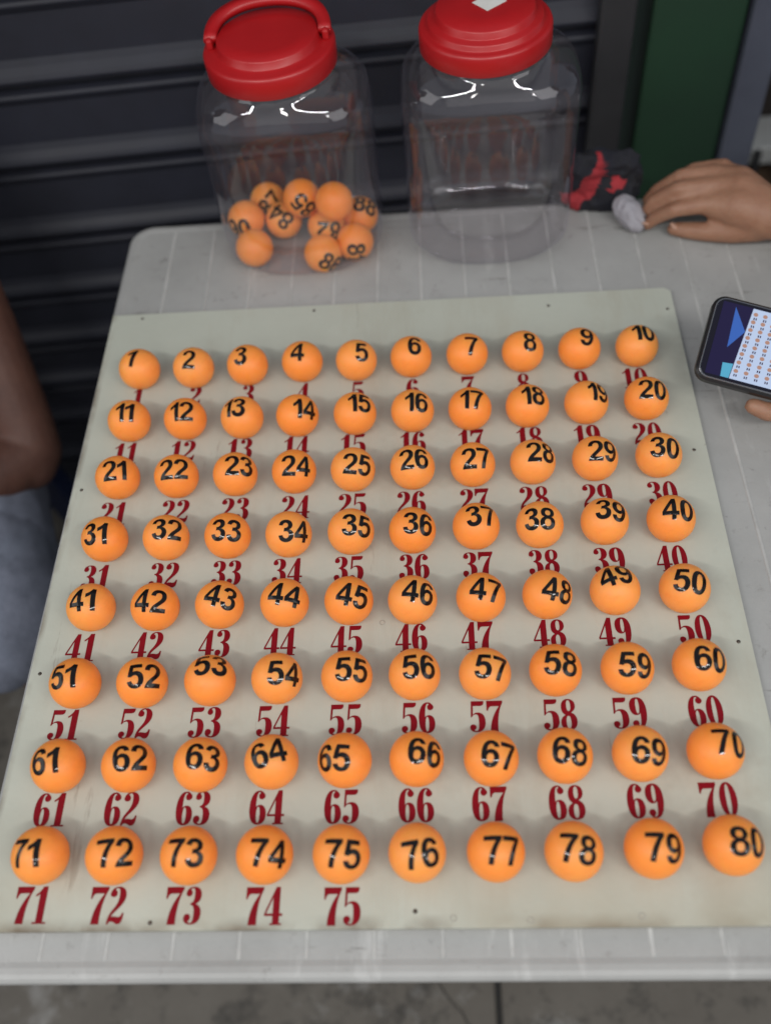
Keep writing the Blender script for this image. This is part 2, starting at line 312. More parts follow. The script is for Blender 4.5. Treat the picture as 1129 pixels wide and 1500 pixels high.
m1 = n.new('ShaderNodeMixShader'); L.new(fr.outputs[0], m1.inputs[0]); L.new(m0.outputs[0], m1.inputs[1]); L.new(gl.outputs[0], m1.inputs[2])
L.new(m1.outputs[0], out.inputs['Surface'])

# ------------------------------------------------------------------ setting
FLOOR = -0.72
bm = bmesh.new()
v = [bm.verts.new(q) for q in ((-6, -5, FLOOR), (6, -5, FLOOR), (6, 5, FLOOR), (-6, 5, FLOOR))]; bm.faces.new(v)
tag(obj('floor', bm, M_floor), kind='structure')
bm = bmesh.new()
for x in (-1.702, -0.802, 0.098, 0.998):
    box(bm, x - .004, x + .004, -5, 0.6, FLOOR - .01, FLOOR + .002)
for y in (-0.95, -1.85, -0.05):
    for x in (-1.702, -0.802, 0.098):
        box(bm, x + .0045, x + .8955, y - .004, y + .004, FLOOR - .01, FLOOR + .002)
px_, py_ = -.004, -.175
for k in range(14):
    qx, qy = px_ + .010 + .004 * math.sin(k * 2.1), py_ - .0125
    v = [bm.verts.new((x, y, FLOOR + .002)) for x, y in ((px_ - .0007, py_), (px_ + .0008, py_), (qx + .0008, qy), (qx - .0007, qy))]; bm.faces.new(v); px_, py_ = qx, qy
tag(obj('floor_joint', bm, M_grout), kind='structure')

# roller shutter: one rippled sheet, turned a little from the table
YAW = 0.069
def sh_y(x): return 0.62 + YAW * (x + 0.44)
prof = []                                                 # (depth, z) down the curtain
seams = [0.62, 0.515, 0.412, 0.3095, 0.2085, 0.1033, -0.0022, -0.1081, -0.2056, -0.2979, -0.3857, -0.471, -0.5648, -0.655]
prof.append((0, 0.70))
for z in seams:
    prof += [(0.000, z + .024), (-.003, z + .016), (-.010, z + .009), (-.0125, z + .003), (-.009, z - .003), (0.004, z - .006), (0.009, z - .011), (0.007, z - .0145),
             (-.004, z - .017), (-.006, z - .021), (-.003, z - .026), (0.000, z - .031)]
prof.append((0, FLOOR))
bm = bmesh.new(); xs = [-1.6, 0.262]
V = [[bm.verts.new((x, sh_y(x) + d, z)) for d, z in prof] for x in xs]
B = [[bm.verts.new((x, sh_y(x) + .035, z)) for d, z in prof] for x in xs]
for k in range(len(prof) - 1):
    bm.faces.new((V[0][k], V[0][k + 1], V[1][k + 1], V[1][k])); bm.faces.new((B[0][k], B[1][k], B[1][k + 1], B[0][k + 1]))
    for s in (0, 1): bm.faces.new((V[s][k], B[s][k], B[s][k + 1], V[s][k + 1]))
bm.faces.new((V[0][0], V[1][0], B[1][0], B[0][0])); bm.faces.new((V[0][-1], B[0][-1], B[1][-1], V[1][-1]))
tag(obj('roller_shutter', bm, M_shutter, smooth=False, bevel=0.0015), 'dark blue grey steel roller shutter with horizontal slats behind the table', 'shutter')
def upright(name, pts, z0, z1, m, label, cat):
    bm = bmesh.new(); loft(bm, [[(x, y, z) for x, y in pts] for z in (z0, z1)])
    return tag(obj(name, bm, m, bevel=0.004), label, cat)
y = sh_y(.25)
upright('guide_rail', [(.244, y - .035), (.285, y - .032), (.285, y + .05), (.264, y + .05), (.264, y - .012), (.244, y - .012)], FLOOR, 0.70, M_guide, 'charcoal steel guide rail at the right end of the shutter', 'guide rail')
upright('green_pillar', [(.308, y - .005), (.4175, y + .004), (.4175, y + .13), (.308, y + .13)], FLOOR, 0.70, M_green, 'dark green painted pillar between the shutter and blue grey frame', 'pillar')
upright('door_frame', [(.4205, y - .005), (.462, y - .002), (.462, y + .09), (.4205, y + .09)], FLOOR, 0.70, M_frame, 'blue grey painted door frame right of the green pillar', 'door frame')
# things seen past the door frame
rk = tag(empty('storage_rack', (0.62, 1.02, FLOOR)), 'dark storage rack with pale panel and upright bars beyond the door frame', 'rack')
bm = bmesh.new(); box(bm, -.16, .5, .06, .09, 0, 1.4); obj('back_panel', bm, M_brown, rk)
bm = bmesh.new(); box(bm, -.16, .5, -.03, .058, .375, .408); obj('pale_panel', bm, M_pale, rk, bevel=.003)
for x in (-.07, -.035, .012, .05, .11): 
    bm = bmesh.new(); box(bm, x, x + .009, -.045, -.034, 0, 0.408); obj('bar', bm, M_guide, rk)
bm = bmesh.new(); box(bm, -.10, .5, -.03, .058, .30, .335); obj('shelf_box', bm, mat('cardboard', (.12, .08, .05), .8, var=(.08, .05, .03)), rk, bevel=.002)

# ------------------------------------------------------------------ table
TZ = -0.006
tb = tag(empty('plastic_table', (0.104, 0.085, FLOOR)), 'worn white plastic table with ribbed top and rounded corners under the board', 'table')
tb.rotation_euler.z = rad(0.0)
ox, oy = tb.location.x, tb.location.y
bm = bmesh.new()
x0, x1, y0, y1 = -0.2955 - ox, 0.505 - ox, -0.3135 - oy, 0.4865 - oy; zt = TZ - FLOOR
prof = [(0.016, zt - .030), (0.012, zt - .030), (0.004, zt - .018), (0.001, zt - .012), (0.0, zt - .007), (.0006, zt - .0035), (.0025, zt - .0012), (.0055, zt - .0003), (.0095, zt - .0002), (.0115, zt - .0006), (.0135, zt - .001)]
rings = [[(x, y, z) for x, y in round_rect(x0 + i, x1 - i, y0 + i, y1 - i, max(.028 - i, .008), 8)] for i, z in prof]
loft(bm, rings, cap0=True, cap1=True)
gx = -0.2387
k = -1
while gx + k * .0466 < 0.49:                                     # raised ribs of the moulded top
    c = gx + k * .0466 - ox
    a = Vector((c + .0012, y0 + .0140)); b = Vector((c - .0045, y1 - .0140)); w = .0019; h = zt - .0002; lo = zt - .0012
    if c - w > x0 + .02:
        r = [[(q.x - w, q.y, lo), (q.x - w * .5, q.y, h), (q.x + w * .5, q.y, h), (q.x + w, q.y, lo)] for q in (a, b)]
        loft(bm, r, mi=1)
    k += 1
obj('tabletop', bm, [M_table, M_ridge], tb, smooth=False)
for sx, sy in ((-.34, -.21), (.34, -.21), (.34, .34), (-.34, .34)):
    bm = bmesh.new()
    loft(bm, [[(sx + dx * s + (.02 * (1 if sx > 0 else -1) if z == 0 else 0), sy + dy * s, z) for dx, dy in ((-1, -1), (1, -1), (1, 1), (-1, 1))] for z, s in ((0, .018), (zt - .0305, .028))])
    obj('leg', bm, M_table, tb, bevel=.004)

# ------------------------------------------------------------------ board with holes
BALLS = [
  (-0.2424, 0.237, 0.988, 0.065, -0.061, -0.128),
  (-0.1879, 0.2353, 0.989, 0.148, 0.003, -0.027),
  (-0.1341, 0.2355, 0.989, 0.118, -0.075, -0.044),
  (-0.08, 0.2365, 0.992, 0.113, -0.045, -0.032),
  (-0.0268, 0.2348, 0.97, 0.155, 0.176, 0.063),
  (0.0265, 0.2359, 0.991, 0.076, 0.112, 0.005),
  (0.0808, 0.2359, 0.981, 0.16, 0.108, -0.006),
  (0.1341, 0.2359, 0.98, 0.122, 0.153, 0.035),
  (0.1882, 0.2359, 0.988, 0.051, 0.141, -0.042),
  (0.2426, 0.2358, 0.993, -0.005, 0.115, 0.023),
  (-0.242, 0.1699, 0.993, 0.114, 0.041, 0.001),
  (-0.1878, 0.1693, 0.989, 0.145, 0.034, 0.015),
  (-0.1333, 0.1678, 0.992, 0.069, -0.095, -0.047),
  (-0.0807, 0.1673, 0.95, 0.156, 0.263, 0.057),
  (-0.0265, 0.1666, 0.983, 0.056, 0.167, 0.047),
  (0.0272, 0.1668, 0.984, 0.119, 0.132, 0.01),
  (0.0804, 0.1662, 0.993, 0.106, 0.058, -0.019),
  (0.1333, 0.1664, 0.989, 0.068, 0.127, 0.037),
  (0.1871, 0.1673, 0.96, 0.051, 0.271, 0.049),
  (0.2419, 0.169, 0.99, 0.112, 0.088, -0.016),
  (-0.242, 0.1025, 0.986, 0.135, 0.071, 0.066),
  (-0.1874, 0.1013, 0.988, 0.135, 0.058, 0.039),
  (-0.1334, 0.1009, 0.975, 0.09, 0.196, 0.048),
  (-0.0799, 0.1012, 0.977, 0.17, 0.13, 0.025),
  (-0.0268, 0.1008, 0.969, 0.181, 0.169, -0.005),
  (0.0265, 0.1004, 0.992, 0.107, 0.058, 0.042),
  (0.08, 0.1007, 0.983, 0.163, 0.081, 0.04),
  (0.133, 0.1009, 0.982, 0.065, 0.176, 0.036),
  (0.1875, 0.1019, 0.983, 0.127, 0.132, 0.017),
  (0.2429, 0.1028, 0.988, 0.129, 0.075, -0.038),
  (-0.2423, 0.0355, 0.986, 0.154, -0.065, -0.006),
  (-0.1877, 0.0346, 0.985, 0.072, 0.152, 0.034),
  (-0.1336, 0.0343, 0.985, 0.154, 0.081, -0.012),
  (-0.0805, 0.0334, 0.956, 0.205, 0.206, 0.035),
  (-0.0268, 0.0339, 0.971, 0.13, 0.199, 0.002),
  (0.0258, 0.0329, 0.978, 0.123, 0.17, -0.011),
  (0.0799, 0.0347, 0.992, 0.034, 0.114, 0.05),
  (0.1334, 0.0337, 0.988, 0.146, -0.036, -0.018),
  (0.1877, 0.0348, 0.993, 0.011, 0.098, -0.059),
  (0.2427, 0.035, 0.994, 0.073, 0.083, -0.021),
  (-0.242, -0.0324, 0.996, 0.08, -0.036, 0.01),
  (-0.1875, -0.0338, 0.992, 0.116, 0.031, -0.032),
  (-0.1336, -0.0338, 0.984, 0.051, 0.147, -0.09),
  (-0.0796, -0.0338, 0.992, 0.065, 0.088, -0.062),
  (-0.0267, -0.0339, 0.979, 0.122, 0.15, -0.068),
  (0.0252, -0.0351, 0.983, 0.058, 0.165, -0.051),
  (0.0805, -0.0346, 0.989, 0.076, 0.117, -0.057),
  (0.1337, -0.0341, 0.964, 0.138, 0.218, -0.057),
  (0.1877, -0.0323, 0.99, -0.109, -0.022, 0.09),
  (0.2426, -0.0325, 0.99, 0.097, 0.039, -0.094),
  (-0.2422, -0.1009, 0.993, 0.062, -0.099, 0.012),
  (-0.188, -0.1019, 0.98, 0.072, 0.175, 0.053),
  (-0.134, -0.1017, 0.982, -0.143, 0.114, 0.038),
  (-0.0811, -0.1015, 0.966, 0.092, 0.242, 0.019),
  (-0.0264, -0.1013, 0.984, 0.063, 0.164, 0.005),
  (0.0261, -0.1012, 0.991, 0.049, 0.12, 0.036),
  (0.0802, -0.1022, 0.986, 0.075, 0.141, -0.051),
  (0.134, -0.1009, 0.994, 0.063, 0.084, -0.036),
  (0.1882, -0.1008, 0.982, 0.149, 0.107, -0.033),
  (0.2421, -0.0996, 0.984, 0.091, 0.15, -0.024),
  (-0.2423, -0.1683, 0.991, 0.072, -0.103, 0.037),
  (-0.1882, -0.1689, 0.981, 0.033, 0.175, 0.076),
  (-0.1337, -0.1696, 0.984, 0.016, 0.178, -0.023),
  (-0.0804, -0.1687, 0.986, -0.009, 0.02, 0.165),
  (-0.026, -0.1688, 0.976, 0.119, -0.178, -0.037),
  (0.0269, -0.1689, 0.977, 0.026, 0.208, -0.045),
  (0.0812, -0.1696, 0.981, 0.102, 0.155, -0.057),
  (0.1345, -0.1688, 0.992, 0.085, 0.074, -0.061),
  (0.1883, -0.1684, 0.984, 0.123, 0.117, -0.049),
  (0.2417, -0.1676, 0.978, 0.009, 0.205, -0.027),
  (-0.2418, -0.234, 0.99, 0.093, -0.105, -0.004),
  (-0.188, -0.2348, 0.981, 0.089, 0.165, 0.05),
  (-0.1343, -0.2356, 0.995, 0.085, 0.056, 0.003),
  (-0.0803, -0.2359, 0.98, 0.102, 0.17, -0.023),
  (-0.0264, -0.2362, 0.987, 0.132, 0.091, -0.021),
  (0.0265, -0.2361, 0.981, 0.165, 0.077, 0.071),
  (0.0807, -0.2364, 0.988, 0.11, 0.11, -0.007),
  (0.1338, -0.2368, 0.992, 0.093, 0.041, -0.07),
  (0.1879, -0.2357, 0.985, 0.12, 0.119, -0.03),
  (0.2412, -0.2343, 0.982, 0.073, 0.176, -0.008),
]

LABELS = [(-0.2457, 0.2124), (-0.1876, 0.2109), (-0.1348, 0.2096), (-0.0804, 0.2082), (-0.0266, 0.2068), (0.0268, 0.207), (0.0805, 0.2072), (0.1337, 0.2074), (0.1886, 0.2075), (0.2392, 0.2077), (-0.2467, 0.1416), (-0.1911, 0.1413), (-0.1366, 0.141), (-0.0832, 0.1407), (-0.0296, 0.1404), (0.0261, 0.1401), (0.0802, 0.1399), (0.1337, 0.1396), (0.1863, 0.1393), (0.2409, 0.1391), (-0.2469, 0.0719), (-0.1893, 0.0717), (-0.1346, 0.0716), (-0.0798, 0.0714), (-0.0285, 0.0713), (0.0242, 0.0713), (0.0802, 0.0713), (0.1327, 0.0713), (0.1877, 0.0714), (0.2441, 0.0714), (-0.2508, 0.0045), (-0.1901, 0.0045), (-0.1354, 0.0045), (-0.0829, 0.0045), (-0.0297, 0.0045), (0.026, 0.0044), (0.08, 0.0043), (0.1353, 0.0043), (0.1896, 0.0042), (0.2411, 0.0041), (-0.2509, -0.0632), (-0.1946, -0.0632), (-0.1384, -0.0631), (-0.0843, -0.0631), (-0.0295, -0.0631), (0.023, -0.063), (0.0763, -0.0629), (0.134, -0.0629), (0.1857, -0.0628), (0.2483, -0.0627), (-0.2515, -0.1308), (-0.1939, -0.1311), (-0.1387, -0.1315), (-0.085, -0.1318), (-0.0286, -0.1321), (0.0277, -0.1321), (0.0798, -0.1322), (0.1356, -0.1322), (0.1878, -0.1322), (0.2446, -0.1322), (-0.2487, -0.1981), (-0.194, -0.1985), (-0.1398, -0.1989), (-0.0847, -0.1993), (-0.0292, -0.1998), (0.0253, -0.1997), (0.0788, -0.1997), (0.1341, -0.1997), (0.1899, -0.1996), (0.2418, -0.1996), (-0.2481, -0.266), (-0.1927, -0.2668), (-0.1384, -0.2675), (-0.0814, -0.2684), (-0.0265, -0.2692)]

bx0, bx1, by0, by1 = -0.2902, 0.2915, -0.2815, 0.3325
bm = bmesh.new(); edges = []
def loop(pts):
    vs = [bm.verts.new((x, y, 0)) for x, y in pts]
    for a, b in zip(vs, vs[1:] + vs[:1]): edges.append(bm.edges.new((a, b)))
loop([(bx0, by0), (0.2635, by0 - .0005), (bx1 - .004, by1 - .0025), (bx1 - .009, by1 - .0005), (bx0, by1)] if False else [(bx0 + .002, by0), (0.2895, by0 - .001), (bx1, by1 - .006), (bx1 - .006, by1 - .001), (bx0, by1)])
HR = 0.0118
for b in BALLS: loop([(b[0] + HR * math.cos(2 * math.pi * k / 20), b[1] + HR * math.sin(2 * math.pi * k / 20)) for k in range(20)])
bmesh.ops.triangle_fill(bm, use_beauty=True, use_dissolve=False, edges=edges)
holes = [f for f in bm.faces if any((f.calc_center_median().xy - Vector(b[:2])).length < HR * .98 for b in BALLS)]
bmesh.ops.delete(bm, geom=holes, context='FACES_ONLY')
for f in bm.faces:
    if f.normal.z < 0: f.normal_flip()
ex = bmesh.ops.extrude_face_region(bm, geom=bm.faces[:])
for g in ex['geom']:
    if isinstance(g, bmesh.types.BMVert): g.co.z = -0.0049
board = obj('number_board', bm, M_board)
tag(board, 'pale grey green painted board with holes and rows of dark red numbers', 'board')
for i, (x, y) in enumerate(LABELS):
    bm = fat_number(str(i + 1), 0.0252, 0.0122, 0.0012)
    for v in bm.verts: v.co = (v.co.x + x, v.co.y + y + .0019, 0.00025)
    for f in bm.faces:
        if f.normal.z < 0: f.normal_flip()
    o = obj('red_number', bm, M_red, board)
for x, y in ((-.2578, .3257), (.2884 - .004, .3008), (.2794, .1197), (.2803, -.073), (-.2812, .1022), (-.2807, -.0839), (.1668, .3138), (-.075, .3246), (-.1606, -.2768), (.0239, -.2711)):
    bm = bmesh.new(); lathe(bm, [(.0016, -.0005), (.0016, .0002), (.0011, .0006), (.0004, .0007)], 12, x, y)
    obj('nail_head', bm, M_nailhead, board, smooth=True)
for x, y in ((.1766, -.2757), (.0499, -.2758), (-.0005, -.0463), (.102, -.2776)):
    bm = bmesh.new(); lathe(bm, [(.0024, -.0006), (.0024, .00015), (.0018, .00025), (.0014, -.0004)], 16, x, y, cap1=False)
    obj('filled_hole', bm, mat('filler', (.42, .42, .37), .6, var=(.25, .23, .19), scale=400), board)

# ------------------------------------------------------------------ numbered balls
bm = bmesh.new(); bmesh.ops.create_uvsphere(bm, u_segments=64, v_segments=32, radius=BALL_R)
ball_me = bpy.data.meshes.new('ball'); bm.to_mesh(ball_me); bm.free()
for f in ball_me.polygons: f.use_smooth = True
ball_me.materials.append(M_ball)
proto = bpy.data.objects.new('numbered_ball', ball_me)
def make_ball(num, loc, q, label, group):
    o = proto.copy(); C.objects.link(o); o.location = loc; o.rotation_mode = 'QUATERNION'; o.rotation_quaternion = q
    tag(o, label, 'ball', group)
    bm = sans_number(str(num), 0.0200, 0.97, 0.0009); wrap(bm, BALL_R + .00013)
    for f in bm.faces:
        if f.normal.dot(f.calc_center_median()) < 0: f.normal_flip()
    me = bpy.data.meshes.new('number'); bm.to_mesh(me); bm.free()
    for f in me.polygons: f.use_smooth = True
    link('number', me, o, (M_black,))
    return o
for i, b in enumerate(BALLS):
    k = i + 1
    lab = ('orange ball marked %d in black, just above the red %d on the board' % (k, k)) if k <= 75 else \
          ('orange ball marked %d in black, in the front row over blank board' % k)
    make_ball(k, (b[0], b[1], 0.0162), b[2:], lab, 'numbered balls set out on the board')

# ------------------------------------------------------------------ jars
JAR_BALLS = [
  (90, (-0.1531, 0.4497, 0.0235), (0.743, 0.643, -0.174, -0.06)),
  (89, (-0.1425, 0.4122, 0.0142), (0.0, 1.0, 0.0, 0.0)),
  (87, (-0.1326, 0.4877, 0.0175), (0.767, 0.519, -0.072, 0.37)),
  (84, (-0.1124, 0.4529, 0.0172), (0.338, 0.112, -0.331, 0.874)),
  (85, (-0.0874, 0.4457, 0.0499), (0.262, 0.343, -0.552, 0.714)),
  (83, (-0.0513, 0.4289, 0.0558), (0.0, 1.0, 0.0, 0.0)),
  (82, (-0.0646, 0.4391, 0.0174), (0.013, -0.145, 0.575, -0.805)),
  (88, (-0.0281, 0.4543, 0.0166), (0.965, 0.116, 0.229, -0.053)),
  (86, (-0.0673, 0.3995, 0.0121), (0.682, 0.575, 0.444, -0.085)),
  (81, (-0.0328, 0.4146, 0.0129), (0.523, 0.462, 0.535, -0.477)),
]

def jar(name, loc, shoulder, label, handle):
    root = tag(empty(name, loc), label, 'jar')
    hw, hd = .0862, .0700
    def ring(sx, sy, z, e, n=96):
        f = lambda v: math.copysign(abs(v) ** (2 / e), v)
        return [(sx * f(math.cos(2 * math.pi * i / n)), sy * f(math.sin(2 * math.pi * i / n)), z) for i in range(n)]
    rings = [ring(.03, .025, .0045, 2.2), ring(.052, .042, .004, 2.3), ring(.060, .049, .0005, 2.4), ring(.067, .056, 0, 2.5), ring(.074, .062, .0025, 2.6), ring(.079, .0665, .008, 2.7), ring(hw - .001, hd - .001, .016, 2.8), ring(hw, hd, .028, 2.8)]
    H = shoulder
    for z in (.06, .09, .12): rings.append(ring(hw + .0005, hd + .0003, z, 2.8))
    rings += [ring(hw + .001, hd, H - .012, 2.8), ring(hw + .0008, hd, H + .002, 2.8), ring(hw - .0005, hd - .001, H + .010, 2.75), ring(hw - .0035, hd - .003, H + .0175, 2.7), ring(hw - .0085, hd - .0055, H + .0245, 2.6), ring(.071, .0605, H + .030, 2.4), ring(.064, .0585, H + .034, 2.15), ring(.059, .0572, H + .0365, 2), ring(.0565, .0565, H + .040, 2), ring(.0565, .0565, H + .056, 2)]
    bm = bmesh.new(); loft(bm, rings, cap0=True, cap1=False)
    obj('clear_body', bm, M_clear, root, smooth=True)
    L0 = H + .041
    bm = bmesh.new()
    if handle:
        pr_ = [(.0575, L0 + .004), (.0610, L0), (.0620, L0 + .001), (.0625, L0 + .018), (.0615, L0 + .0205), (.0595, L0 + .0215), (.0500, L0 + .0215), (.0485, L0 + .0225), (.0478, L0 + .0285), (.0465, L0 + .0300), (.030, L0 + .0300)]
    else:
        pr_ = [(.0575, L0 + .004), (.0605, L0), (.0615, L0 + .001), (.0615, L0 + .017), (.0605, L0 + .0195), (.0580, L0 + .0205), (.0550, L0 + .0205), (.0540, L0 + .0215), (.0535, L0 + .025), (.0520, L0 + .0265), (.0470, L0 + .0268), (.0462, L0 + .0278), (.0455, L0 + .033), (.044, L0 + .0345), (.02, L0 + .0345)]
    lathe(bm, pr_, 96)
    lid = obj('lid', bm, M_lid, root, smooth=True); lid.rotation_euler = (0, rad(-1.2), 0)
    e = lid.modifiers.new('es', 'EDGE_SPLIT'); e.split_angle = rad(50)
    if handle:
        bm = bmesh.new(); rings = []; t = rad(13)
        for i in range(41):
            a = math.pi * i / 40; cx, cy = .0545 * math.cos(a), .048 * math.sin(a) ** .75 if 0 < i < 40 else 0
            n_ = Vector((math.cos(a), math.sin(a) * .9)).normalized()
            r = []
            for du, dw in ((-.0060, -.0040), (.0045, -.0040), (.0055, 0), (.0045, .0040), (-.0060, .0040), (-.0070, 0)):
                px, py, pz = cx + n_.x * du, cy + n_.y * du, dw
                r.append((px, py * math.cos(t) - pz * math.sin(t), py * math.sin(t) + pz * math.cos(t) + L0 + .0275))
            rings.append(r)
        loft(bm, rings); obj('handle', bm, M_lid, lid, smooth=True)
        for s in (-1, 1):
            bm = bmesh.new(); box(bm, s * .0545 - .0032, s * .0545 + .0032, -.0055, .0055, L0 + .0205, L0 + .0315); obj('hinge', bm, M_lid, lid, bevel=.0025)
    else:
        bm = bmesh.new(); box(bm, -.0115, .0115, -.0105, .0105, 0, .0003); st = obj('paper_sticker', bm, M_sticker, lid); st.location = (.004, .004, L0 + .0347); st.rotation_euler.z = rad(38)
    return root
jar('plastic_jar', (-.0888, .4480, TZ - .0004), .166, 'clear plastic jar with red handled lid, holding ten orange balls', True)
jar('plastic_jar', (.1125, .4490, TZ - .0004), .173, 'empty clear plastic jar with red lid bearing a white sticker', False)
JL = {81: 'orange ball at the front right of the jar, its black 8 turned sideways', 82: 'orange ball marked 82 upside down, in the middle of the jar pile',
      83: 'plain looking orange ball at the back of the jar, number turned away', 84: 'orange ball marked 84 upside down, beside the gap in the jar',
      85: 'highest orange ball in the jar, marked 85 and tilted', 86: 'orange ball at the very front of the jar, number at its lower right',
      87: 'orange ball marked 87 on a slant, at the back left of the jar', 88: 'orange ball at the far right of the jar, number near its top',
      89: 'plain looking orange ball at the front left of the jar, number hidden', 90: 'orange ball against the left wall of the jar, marked 90 low down'}
for k, loc, q in JAR_BALLS: make_ball(k, loc, q, JL[k], 'numbered balls inside the left jar')

# ------------------------------------------------------------------ phone
s_ = Vector((.9455, -.2935, -.1350)).normalized(); t_ = Vector((.284, .869, .405)); t_ = (t_ - s_ * t_.dot(s_)).normalized(); n_ = s_.cross(t_)
ph = tag(empty('mobile_phone'), 'black mobile phone held over the table, its screen showing the board', 'phone')
ph.matrix_world = Matrix(((s_.x, t_.x, n_.x, .2771), (s_.y, t_.y, n_.y, .1632), (s_.z, t_.z, n_.z, .050), (0, 0, 0, 1)))
PW, PL = .081, .168
def slab(a, r, z0, z1, ins=0.0015):
    bm = bmesh.new(); pts = lambda i: round_rect(a + i, PL - a - i, a + i, PW - a - i, max(r - i, .002), 8)
    loft(bm, [[(x, y, z) for x, y in pts(i)] for i, z in ((ins, z0), (0, z0 + ins), (0, z1 - ins), (ins, z1))]); return bm
obj('case', slab(0, .012, -.010, .0, .002), M_phone, ph, smooth=False)
obj('rim', slab(.0022, .010, -.0005, .0006, .0004), M_metal, ph)
obj('glass_front', slab(.0034, .009, .0, .0009, .0003), mat('black_glass', (.006, .005, .012), .08), ph)
def flat(polys, z, m, name, par):
    bm = bmesh.new()
    for p in polys: bm.faces.new([bm.verts.new((x, y, z)) for x, y in p])
    return obj(name, bm, m, par)
scr = flat([[(.0085, .006), (PL - .006, .006), (PL - .006, PW - .006), (.0085, PW - .006)]], .0010, emit('screen_navy', (.012, .008, .045), 1.0), 'screen', ph)
flat([[(.0297, .0062), (.160, .0062), (.160, .0746), (.0350, .0746)]], .0011, emit('screen_board', (.48, .58, .78), 1.0), 'screen_picture', scr)
flat([[(.0213, .0335), (.0330, .0515), (.0198, .0722)]], .0011, emit('screen_blue', (.05, .15, .55), 0.8), 'screen_picture', scr)
flat([[(.022, .0062), (.0292, .0062), (.0302, .020), (.021, .019)]], .00112, emit('screen_teal', (.10, .42, .62), 0.9), 'screen_picture', scr)
dots, digs = [], []
for j in range(8):
    tt = .0695 - j * .0074 - j * j * .00007; left = .0297 + (.0053) * (tt - .006) / .068 + .0035
    for i in range(12):
        cx = left + i * (.0084 + .0001 * j); cy = tt + .00012 * i
        dots.append([(cx + .0021 * math.cos(a * math.pi / 5), cy + .0019 * math.sin(a * math.pi / 5)) for a in range(10)])
        for d in (-.0012, .0006): digs.append([(cx + d, cy - .0052), (cx + d + .0011, cy - .0052), (cx + d + .0011, cy - .0030), (cx + d, cy - .0030)])
flat([d for d in dots], .00118, emit('screen_orange', (.52, .29, .22), 0.8), 'screen_picture', scr)
flat([d for d in digs if d[0][1] > .0065], .00118, emit('screen_dark', (.06, .04, .09), 0.8), 'screen_picture', scr)

# ------------------------------------------------------------------ bag and rag
bm = bmesh.new(); bmesh.ops.create_icosphere(bm, subdivisions=6, radius=1)
from mathutils import noise
for v in bm.verts:
    p_ = v.co.copy(); f = lambda c, e: math.copysign(abs(c) ** e, c)
    q_ = Vector((f(p_.x, .55) * .046, f(p_.y, .7) * .016, f(p_.z, .6) * .037))
    d = noise.noise(q_ * 34) * .009 + abs(noise.noise(q_ * 60)) * -.006 + noise.noise(q_ * 130) * .002
    q_ += p_ * d; q_.z += .008 * p_.x * -1 * (p_.z > 0)
    if q_.z < -.033: q_.z = -.033
    v.co = q_
bm.faces.ensure_lookup_table()
def seg(p, a, b):
    t = max(0, min(1, (p - a).dot(b - a) / (b - a).length_squared)); return (p - (a + (b - a) * t)).length
marks = [(Vector((-.032, -.026)), Vector((-.008, .024)), .0085), (Vector((-.040, -.014)), Vector((-.030, -.026)), .008), (Vector((.008, .004)), Vector((.011, .006)), .0065)]
for f_ in bm.faces:
    c = f_.calc_center_median()
    if c.y < 0:
        w = Vector((c.x, c.z)) + Vector((noise.noise(c * 55), noise.noise(c * 55 + Vector((5, 5, 5))))) * .010
        if any(seg(w, a, b) < r for a, b, r in marks): f_.material_index = 1
bag = obj('pouch', bm, [M_bag, M_bagred], smooth=True); bag.location = (.2395, .4760, TZ + .0325)
tag(bag, 'crumpled black fabric pouch with red pattern at the back edge of table', 'pouch')
bm = bmesh.new(); bmesh.ops.create_icosphere(bm, subdivisions=5, radius=1)
for v in bm.verts:
    p_ = v.co.copy(); q_ = Vector((p_.x * .0155, p_.y * .024, p_.z * .0155))
    q_ += p_ * (noise.noise(q_ * 45) * .006 - abs(noise.noise(q_ * 90)) * .003); q_.z = max(q_.z, -.0155); v.co = q_
rag = obj('cleaning_cloth', bm, M_rag, smooth=True); rag.location = (.2640, .4400, TZ + .0152); rag.rotation_euler = (rad(8), 0, rad(28))
tag(rag, 'bunched pale grey cloth pinched under the fingertips at the table back', 'cloth')

# ------------------------------------------------------------------ people
def head(c, fwd, skin, hair, parent, chains):
    """head chains with nose, ears and jaw added to the body's; eyes and hair become children"""
    f = Vector((fwd[0], fwd[1], 0)).normalized(); s = Vector((-f.y, f.x, 0)); up = Vector((0, 0, 1)); c = Vector(c)
    P = lambda a, b, d, r: (*(c + f * a + s * b + up * d), r)
    chains += [[P(0, 0, .03, .078), P(-.02, 0, .05, .08)], [P(.02, 0, -.02, .066), P(.035, 0, -.075, .042)],
               [P(.088, 0, .01, .008), P(.100, 0, -.022, .012)], [P(.083, -.016, -.058, .007), P(.088, 0, -.057, .008), P(.083, .016, -.058, .007)],
               [P(-.005, .080, .0, .012), P(-.008, .082, -.025, .010)], [P(-.005, -.080, .0, .012), P(-.008, -.082, -.025, .010)],
               [P(.070, .032, .030, .012), P(.070, -.032, .030, .012)]]
    h = [[P(-.02, 0, .075, .078), P(-.045, 0, .03, .078)], [P(.02, 0, .095, .055), P(-.02, .03, .09, .06), P(-.02, -.03, .09, .06)]]
    eyes = [P(.074, .031, .010, .011), P(.074, -.031, .010, .011)]
    return h, eyes
def finish_head(h, eyes, hair, parent):
    blob('hair', h, hair, parent, .006, 3)
    for e in eyes:
        bm = bmesh.new(); bmesh.ops.create_uvsphere(bm, u_segments=16, v_segments=10, radius=e[3], matrix=Matrix.Translation(e[:3]))
        obj('eye', bm, mat('eye_dark', (.03, .02, .015), .2), parent, smooth=True)

